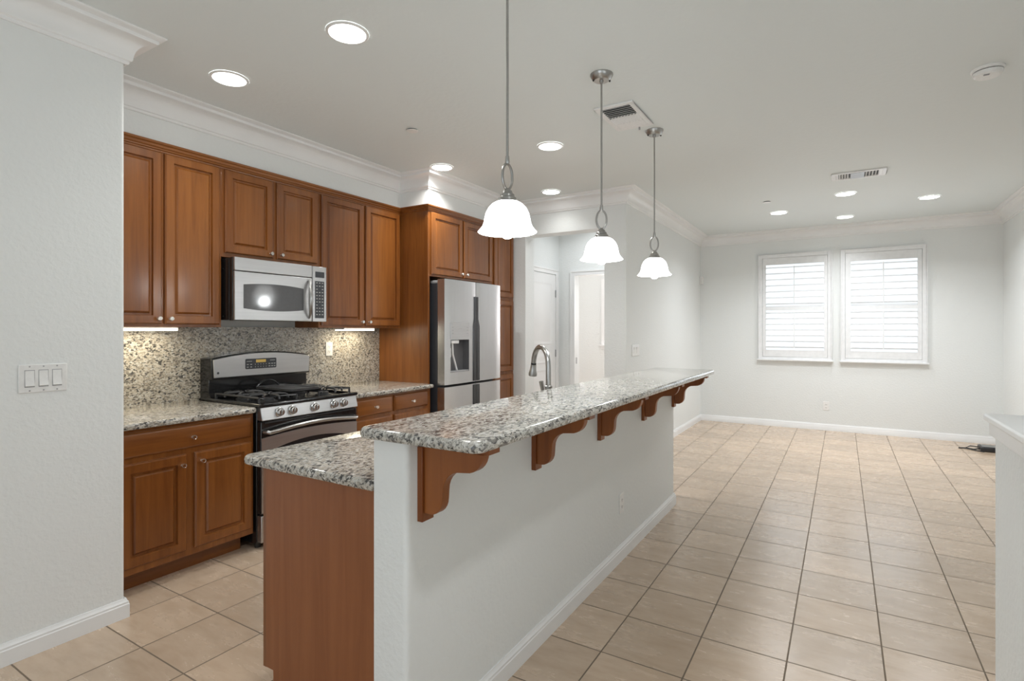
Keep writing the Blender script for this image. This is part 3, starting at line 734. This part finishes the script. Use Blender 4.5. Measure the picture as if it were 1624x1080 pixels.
counter_slab('bar_top', rrect(-1.300, -.832, 1.190, 4.342, .035, 5), KZ, 1.047, M['granite_bar'], 'long raised granite bar top carried by five corbels', 'bar counter')
# corbels
def corbel_prof():
    p = [(-1.095, .992), (-.878, .992)]
    for i in range(1, 8):      # rounded nose going under
        a = i/7*PI/2; p.append((-.878-.060*(1-math.cos(a)), .992-.060*math.sin(a)))
    p.append((-.958, .930))
    for i in range(1, 8):      # concave throat
        a = i/7*PI/2; p.append((-.958-.066*math.sin(a), .930-.066*(1-math.cos(a))))
    p.append((-1.026, .838))
    for i in range(1, 7):      # rounded foot
        a = i/6*PI/2; p.append((-1.026-.045*(1-math.cos(a)), .838-.050*math.sin(a)))
    p.append((-1.095, .788)); return p
CY = [1.293, 2.008, 2.723, 3.463, 4.192]
CL = ['cherry scroll corbel under the bar, nearest one at the big counter corner', 'cherry scroll corbel under the bar, second from the near end',
      'cherry scroll corbel under the bar, in the middle of the five', 'cherry scroll corbel under the bar, second from the far end', 'cherry scroll corbel under the bar, last one at the far end']
c0 = Thing('corbel', CL[0], 'corbel', (KX1, CY[0], .762), 'corbels under the bar')
yc = CY[0]
c0.part('back_plate', MB().box(KX1, -1.095, yc-.025, yc+.030, .762, .992), M['wood_corbel'], bevel=.0015)
c0.part('top_plate', MB().box(KX1, -.858, yc-.012, yc+.045, .992, 1.011), M['wood_corbel'], bevel=.0015)
c0.part('scroll', MB().prism(corbel_prof(), 'Y', yc-.016, yc+.020), M['wood_corbel'], bevel=.002)
for y, l in zip(CY[1:], CL[1:]): dup(c0.root, (KX1, y, .762), l)

# faucet
fxx, fyy = -1.36, 2.607
t = Thing('faucet', 'brushed nickel gooseneck kitchen faucet rising behind the bar', 'faucet', (fxx, fyy, CT1))
t.part('base', MB().lathe([(.030, CT1), (.030, CT1+.01), (.022, CT1+.02), (.019, CT1+.05), (.019, 1.030), (.021, 1.033), (.021, 1.047), (.0165, 1.050), (.0165, 1.052)], (fxx, fyy, 0), 'Z', 20), M['nickel'])
dv = Vector((-.80, .60, 0)); hp = [Vector((fxx, fyy, 1.048)), Vector((fxx, fyy, 1.10)), Vector((fxx, fyy, 1.15))]
R = .098
for i in range(1, 13):
    a = PI*i/12*.98; hp.append(Vector((fxx, fyy, 1.155))+dv*(R-R*math.cos(a))+Vector((0, 0, R*1.03*math.sin(a))))
t.part('neck', MB().tube(hp, .0145, 14), M['nickel'])
e = hp[-1]; dn = (hp[-1]-hp[-2]).normalized()
t.part('collar', MB().tube([e, e+dn*.010], .0155, 14), M['black'])
sp = [e+dn*.010, e+dn*.018, e+dn*.04, e+dn*.062, e+dn*.076]
t.part('spray_head', MB().tube(sp, [.0165, .0165, .019, .0245, .0235], 16), M['nickel'])
t.part('lever', MB().tube([(fxx, fyy-.015, .97), (fxx, fyy-.05, .985), (fxx-.002, fyy-.056, 1.01), (fxx-.004, fyy-.075, 1.077)], [.012, .010, .008, .0125], 12), M['nickel'])

# ------------------------------------------------------------------ lights in the ceiling
def downlight(x, y, label, power=13, warm=(1, .96, .90), spread=115, first=[]):
    if not first:
        t = Thing('recessed_light', label, 'ceiling light', (x, y, CZ), 'recessed ceiling lights')
        t.part('trim_ring', MB().lathe([(.098, -.001), (.098, -.004), (.088, -.008), (.085, -.008), (.084, -.004)], (x, y, CZ), 'Z', 32, cap=False), M['light_plastic'])
        t.part('lens', MB().lathe([(.085, -.0005), (.085, -.005), (0, -.006)], (x, y, CZ), 'Z', 32), M['glow_lens'])
        first.append(t.root); r = t.root
    elif label: r = dup(first[0], (x, y, CZ), label)
    else:  # no label: fixture of an unseen added fill light, parented to the ceiling
        for ch in list(first[0].children):
            c = ch.copy(); COL.objects.link(c); c.parent = bpy.data.objects['ceiling']; c.location = (x, y, CZ)
    d = bpy.data.lights.new('downlight_lamp', 'AREA'); d.shape = 'DISK'; d.size = .15; d.energy = power; d.color = warm; d.spread = math.radians(spread)
    o = bpy.data.objects.new('downlight_lamp', d); COL.objects.link(o); o.location = (x, y, CZ-.014)
WARM = (.98, .985, .955)
downlight(-2.89, 1.74, 'lit recessed ceiling light above the near left cabinets', 4.5, WARM, 130)
downlight(-1.975, 1.76, 'lit recessed ceiling light, largest one left of the nearest pendant rod', 2.6, WARM, 125)
downlight(-1.885, 3.64, 'lit recessed ceiling light between the near and middle pendants, upper one', 7, WARM, 130)
downlight(-2.915, 3.63, 'lit recessed ceiling light touching the crown corner above refrigerator cabinets', 7.5, WARM, 130)
downlight(-2.50, 4.85, 'lit recessed ceiling light in front of the hall opening header', 1.2, WARM, 120)
COOL = (.95, .975, 1.0)
downlight(.025, 6.48, 'lit recessed ceiling light just behind the narrow ceiling register', 11, COOL, 140)
downlight(.775, 7.10, 'lit recessed ceiling light nearest the right side wall', 11, COOL, 140)
downlight(-.645, 7.12, 'lit recessed ceiling light next to the small sprinkler cover in living area', 11, COOL, 140)
downlight(.025, 7.80, 'lit recessed ceiling light closest to the shuttered windows', 5, COOL, 120)
downlight(.15, .95, None, 7, COOL, 125)  # added fill light overhead, out of view, lifts the near floor
downlight(.15, -1.4, None, 7, COOL, 110)  # second added fill light, out of view behind the camera
downlight(-2.50, 5.85, None, 3.6, COOL, 150)  # added light, hidden above the hall, to brighten it

# pendants
def pendant():
    x, y = -1.12, 1.80
    t = Thing('pendant_light', 'x', 'pendant light', (x, y, CZ), 'pendant lights over the bar')
    t.part('canopy', MB().lathe([(.062, 0), (.062, -.006), (.050, -.026), (.040, -.034), (.012, -.034), (.010, -.046), (.006, -.050)], (x, y, CZ), 'Z', 28), M['nickel'])
    for a in (.6, .6+PI): t.part('canopy_screw', MB().lathe([(.005, -.034), (.005, -.041), (0, -.043)], (x+.045*math.cos(a), y+.045*math.sin(a), CZ+.004), 'Z', 8), M['black'])
    t.part('rod', MB().tube([(x, y, CZ-.045), (x, y, 2.012)], .0052, 12), M['nickel'])
    t.part('rod_coupling', MB().lathe([(.0075, 2.16-.16), (.0095, 2.006), (.0075, 2.03)], (x, y, 0), 'Z', 12), M['nickel'])
    a0 = math.radians(25); ring = [(x+.027*math.cos(q)*math.cos(a0), y+.027*math.cos(q)*math.sin(a0), 1.950+.050*math.sin(q)) for q in [2*PI*i/28 for i in range(28)]]
    t.part('ring_link', MB().tube(ring, .0055, 8, True), M['nickel'])
    t.part('socket_cap', MB().lathe([(.006, 1.905), (.009, 1.900), (.018, 1.894), (.022, 1.884), (.028, 1.880), (.030, 1.870), (.036, 1.866), (.038, 1.856), (.046, 1.850), (.046, 1.845)], (x, y, 0), 'Z', 28), M['nickel'])
    sh = [(.044, 1.851), (.060, 1.842), (.075, 1.826), (.085, 1.806), (.090, 1.785), (.093, 1.768), (.099, 1.753), (.109, 1.741), (.116, 1.733), (.112, 1.731),
          (.104, 1.739), (.095, 1.751), (.089, 1.768), (.086, 1.785), (.081, 1.805), (.071, 1.823), (.058, 1.836), (.044, 1.846)]
    t.part('glass_shade', MB().lathe(sh, (x, y, 0), 'Z', 40, cap=False), M['glow_shade'])
    t.part('bulb', MB().lathe([(.018, 1.84), (.022, 1.80), (.030, 1.765), (.032, 1.742), (.026, 1.720), (.014, 1.709), (0, 1.706)], (x, y, 0), 'Z', 20), M['glow_lens'])
    return t
pt = pendant()
PY = [1.80, 2.77, 3.74]
PLB = ['lit bell-glass pendant over the bar, largest and nearest, rod running off the top', 'lit bell-glass pendant over the bar, middle one of the row', 'lit bell-glass pendant over the bar, smallest and farthest of the row']
for i, y in enumerate(PY):
    if i == 0: pt.root['label'] = PLB[0]; first_pendant = pt.root
    else: dup(pt.root, (-1.12, y, CZ), PLB[i])
    d = bpy.data.lights.new('pendant_lamp', 'POINT'); d.energy = 6.2; d.color = (.95, .985, 1.0); d.shadow_soft_size = .05
    o = bpy.data.objects.new('pendant_lamp', d); COL.objects.link(o); o.location = (-1.12, y, 1.67)

first_pendant.rotation_euler.z = math.radians(52)
# ceiling fittings
t = Thing('smoke_detector', 'round white smoke detector on the ceiling near the right side', 'smoke detector', (.66, 3.78, CZ))
t.part('base', MB().lathe([(.072, 0), (.072, -.008), (.066, -.014)], (.66, 3.78, CZ), 'Z', 36), M['light_plastic'])
t.part('gap', MB().lathe([(.060, -.014), (.060, -.019)], (.66, 3.78, CZ), 'Z', 36), M['dark_slot'])
t.part('cover', MB().lathe([(.064, -.018), (.060, -.034), (.050, -.042), (.028, -.044), (0, -.044)], (.66, 3.78, CZ), 'Z', 36), M['light_plastic'])
t.part('test_button', MB().box(.635, .66, 3.735, 3.748, CZ-.0465, CZ-.042), M['grey_plastic'], bevel=.002)
def sprinkler(x, y, label):
    t = Thing('sprinkler_cover', label, 'sprinkler', (x, y, CZ), 'concealed sprinkler covers')
    t.part('collar', MB().lathe([(.034, 0), (.034, -.006)], (x, y, CZ), 'Z', 24), M['dark_slot']); t.part('plate', MB().lathe([(.040, -.006), (.040, -.009), (0, -.011)], (x, y, CZ), 'Z', 24), M['light_plastic'])
sprinkler(-2.55, 2.85, 'small round sprinkler cover on the ceiling above the kitchen')
sprinkler(-.70, 6.45, 'small round sprinkler cover on the ceiling above the living area')
# square supply register
vx0, vx1, vy0, vy1 = -1.335, -1.085, 3.18, 3.62
vx0, vx1, vy0, vy1 = -1.332, -1.083, 3.165, 3.60
t = Thing('ceiling_register', 'square white ceiling register with dark slots behind the middle pendant rod', 'air vent', ((vx0+vx1)/2, (vy0+vy1)/2, CZ))
def frame_ring(x0, x1, y0, y1, w, z0, z1): return MB().box(x0, x1, y0, y0+w, z0, z1).box(x0, x1, y1-w, y1, z0, z1).box(x0, x0+w, y0+w, y1-w, z0, z1).box(x1-w, x1, y0+w, y1-w, z0, z1)
t.part('frame', frame_ring(vx0, vx1, vy0, vy1, .032, CZ-.012, CZ), M['vent'], bevel=.003)
t.part('backing', MB().box(vx0+.02, vx1-.02, vy0+.02, vy1-.02, CZ-.003, CZ), M['dark_slot'])
def blade(mb, axis, c, a, b, tilt, w=.011, zc=CZ-.010):
    u, v = w*math.cos(tilt), w*math.sin(tilt); q = .0012
    pts = [(c-u, zc-v-q), (c+u, zc+v-q), (c+u, zc+v+q), (c-u, zc-v+q)]
    mb.prism(pts, 'Y' if axis == 'X' else 'X', a, b)
ix0, ix1, iy0, iy1 = vx0+.032, vx1-.032, vy0+.032, vy1-.032
L1 = iy0+(iy1-iy0)*.43; L2 = iy0+(iy1-iy0)*.74
for k in range(6):
    mb = MB(); blade(mb, 'Y', iy0+(L1-iy0)*(k+.5)/6, ix0, ix1, math.radians(32), w=.0085); t.part('slat', mb, M['vent'])
for k in range(9):
    mb = MB(); blade(mb, 'X', ix0+(ix1-ix0)*(k+.5)/9, L1+.004, L2, math.radians(35), w=.010); t.part('slat', mb, M['vent'])
t.part('damper_plate', MB().box(ix0, ix1, L2, iy1, CZ-.012, CZ-.004), M['vent'], bevel=.002)
t.part('lever', MB().box(vx1-.10, vx1-.09, vy1-.012, vy1-.004, CZ-.030, CZ-.01), M['hinge'])
# narrow register
vx0, vx1, vy0, vy1 = -.085, .325, 5.60, 5.84
t = Thing('ceiling_register', 'narrow white ceiling register with grey centre above the living area', 'air vent', ((vx0+vx1)/2, (vy0+vy1)/2, CZ))
t.part('frame', frame_ring(vx0, vx1, vy0, vy1, .03, CZ-.012, CZ), M['vent'], bevel=.003)
t.part('backing', MB().box(vx0+.02, vx1-.02, vy0+.02, vy1-.02, CZ-.003, CZ), M['dark_slot'])
t.part('centre_plate', MB().box(.06, .165, vy0+.02, vy1-.02, CZ-.014, CZ-.003), M['grey_plastic'], bevel=.001)
for a, b in ((vx0+.03, .06), (.165, vx1-.03)):
    t.part('end_plate', MB().box(a if a < 0 else b-.022, a+.022 if a < 0 else b, vy0+.03, vy1-.03, CZ-.012, CZ-.004), M['vent'])
    for k in range(5):
        mb = MB(); blade(mb, 'X', a+(b-a)*(k+.6)/5.6, vy0+.03, vy1-.03, math.radians(40), w=.009); t.part('slat', mb, M['vent'])

# ------------------------------------------------------------------ switches, outlets, small things
def outlet(face, x, y, z, label, w=.070, h=.115):
    t = Thing('wall_outlet', label, 'outlet', (x, y, z), 'white duplex outlets')
    def bx(u0, u1, z0, z1, d0, d1):
        m = MB()
        if face == '+X': return m.box(x+d0, x+d1, y+u0, y+u1, z+z0, z+z1)
        return m.box(x+u0, x+u1, y-d1, y-d0, z+z0, z+z1)
    t.part('plate', bx(-w/2, w/2, -h/2, h/2, 0, .005), M['light_plastic'], bevel=.002)
    for s in (-1, 1):
        r = t.part('receptacle', bx(-.016, .016, s*.02-.0135, s*.02+.0135, .004, .0065), M['light_plastic'], bevel=.002)
        sl = bx(-.008, -.0055, s*.02-.002, s*.02+.006, .006, .0068); s2 = bx(.0055, .008, s*.02-.002, s*.02+.005, .006, .0068); s3 = bx(-.0025, .0025, s*.02-.009, s*.02-.005, .006, .0068)
        sl.add(s2.v, s2.f); sl.add(s3.v, s3.f); t.part('slots', sl, M['dark_slot'], r)
    return t
outlet('+X', XK+.02, 3.105, 1.190, 'white duplex outlet on the granite backsplash beside the range')
outlet('+X', KX1, 3.062, .330, 'white duplex outlet low on the knee wall below the bar')
outlet('-Y', -.19, YF, .33, 'white duplex outlet low on the far wall below the shutters')
t = Thing('light_switch', 'white triple rocker switch plate on the near left wall', 'light switch', (XL, .92, 1.148))
sy0, sy1, sz0, sz1 = .838, 1.002, 1.089, 1.207
t.part('plate', MB().box(XL, XL+.006, sy0, sy1, sz0, sz1), M['light_plastic'], bevel=.003)
for k in range(3):
    yc = .920+(k-1)*.046
    t.part('rocker', MB().prism([(XL+.004, 1.181), (XL+.007, 1.181), (XL+.0075, 1.150), (XL+.013, 1.118), (XL+.004, 1.115)], 'Y', yc-.0150, yc+.0150), M['light_plastic'])
    t.part('rocker_gap', frame_ring(0, 0, 0, 0, 0, 0, 0) if False else MB().box(XL+.0055, XL+.0062, yc-.0168, yc+.0168, 1.112, 1.1835), M['grey_plastic'])
    for zz in (1.098, 1.198): t.part('screw', MB().lathe([(.003, 0), (.003, .001), (0, .0013)], (XL+.006, yc, zz), 'X', 10), M['hinge'])
t = Thing('light_switch', 'white double rocker switch plate on the wall beside the hall opening', 'light switch', (XLL, 5.42, 1.142))
t.part('plate', MB().box(XLL, XLL+.006, 5.305, 5.530, 1.083, 1.201), M['light_plastic'], bevel=.003)
for yc in (5.375, 5.462):
    t.part('rocker', MB().prism([(XLL+.004, 1.175), (XLL+.013, 1.172), (XLL+.0075, 1.142), (XLL+.007, 1.109), (XLL+.004, 1.109)], 'Y', yc-.028, yc+.028), M['light_plastic'])
t = Thing('wall_sensor', 'small white motion sensor high in the far left corner', 'sensor', (XLL, 8.385, 2.09))
t.part('housing', MB().prism(rrect(XLL, XLL+.042, 8.345, YF, .01, 3, (0, 1, 0, 0)), 'Z', 2.035, 2.148), M['light_plastic'], bevel=.003)
t.part('lens', MB().box(XLL+.010, XLL+.032, 8.343, 8.347, 2.055, 2.085), M['light_plastic'])
t = Thing('modem', 'black modem lying on the floor tiles by the far right wall', 'modem', (1.40, 7.93, 0))
t.part('case', MB().box(1.31, 1.52, 7.83, 8.03, .004, .052), M['rubber'], bevel=.008)
t.part('lid', MB().box(1.325, 1.505, 7.845, 8.015, .052, .056), M['black'], bevel=.002)
t.part('cable', MB().tube([(1.31, 7.90, .025), (1.26, 7.89, .012), (1.20, 7.95, .008), (1.13, 7.93, .008)], .007, 8), M['rubber'])
t.part('cable', MB().tube([(1.31, 7.96, .03), (1.24, 7.99, .03), (1.19, 7.94, .010), (1.26, 7.86, .008), (1.33, 7.80, .008)], .006, 8), M['rubber'])
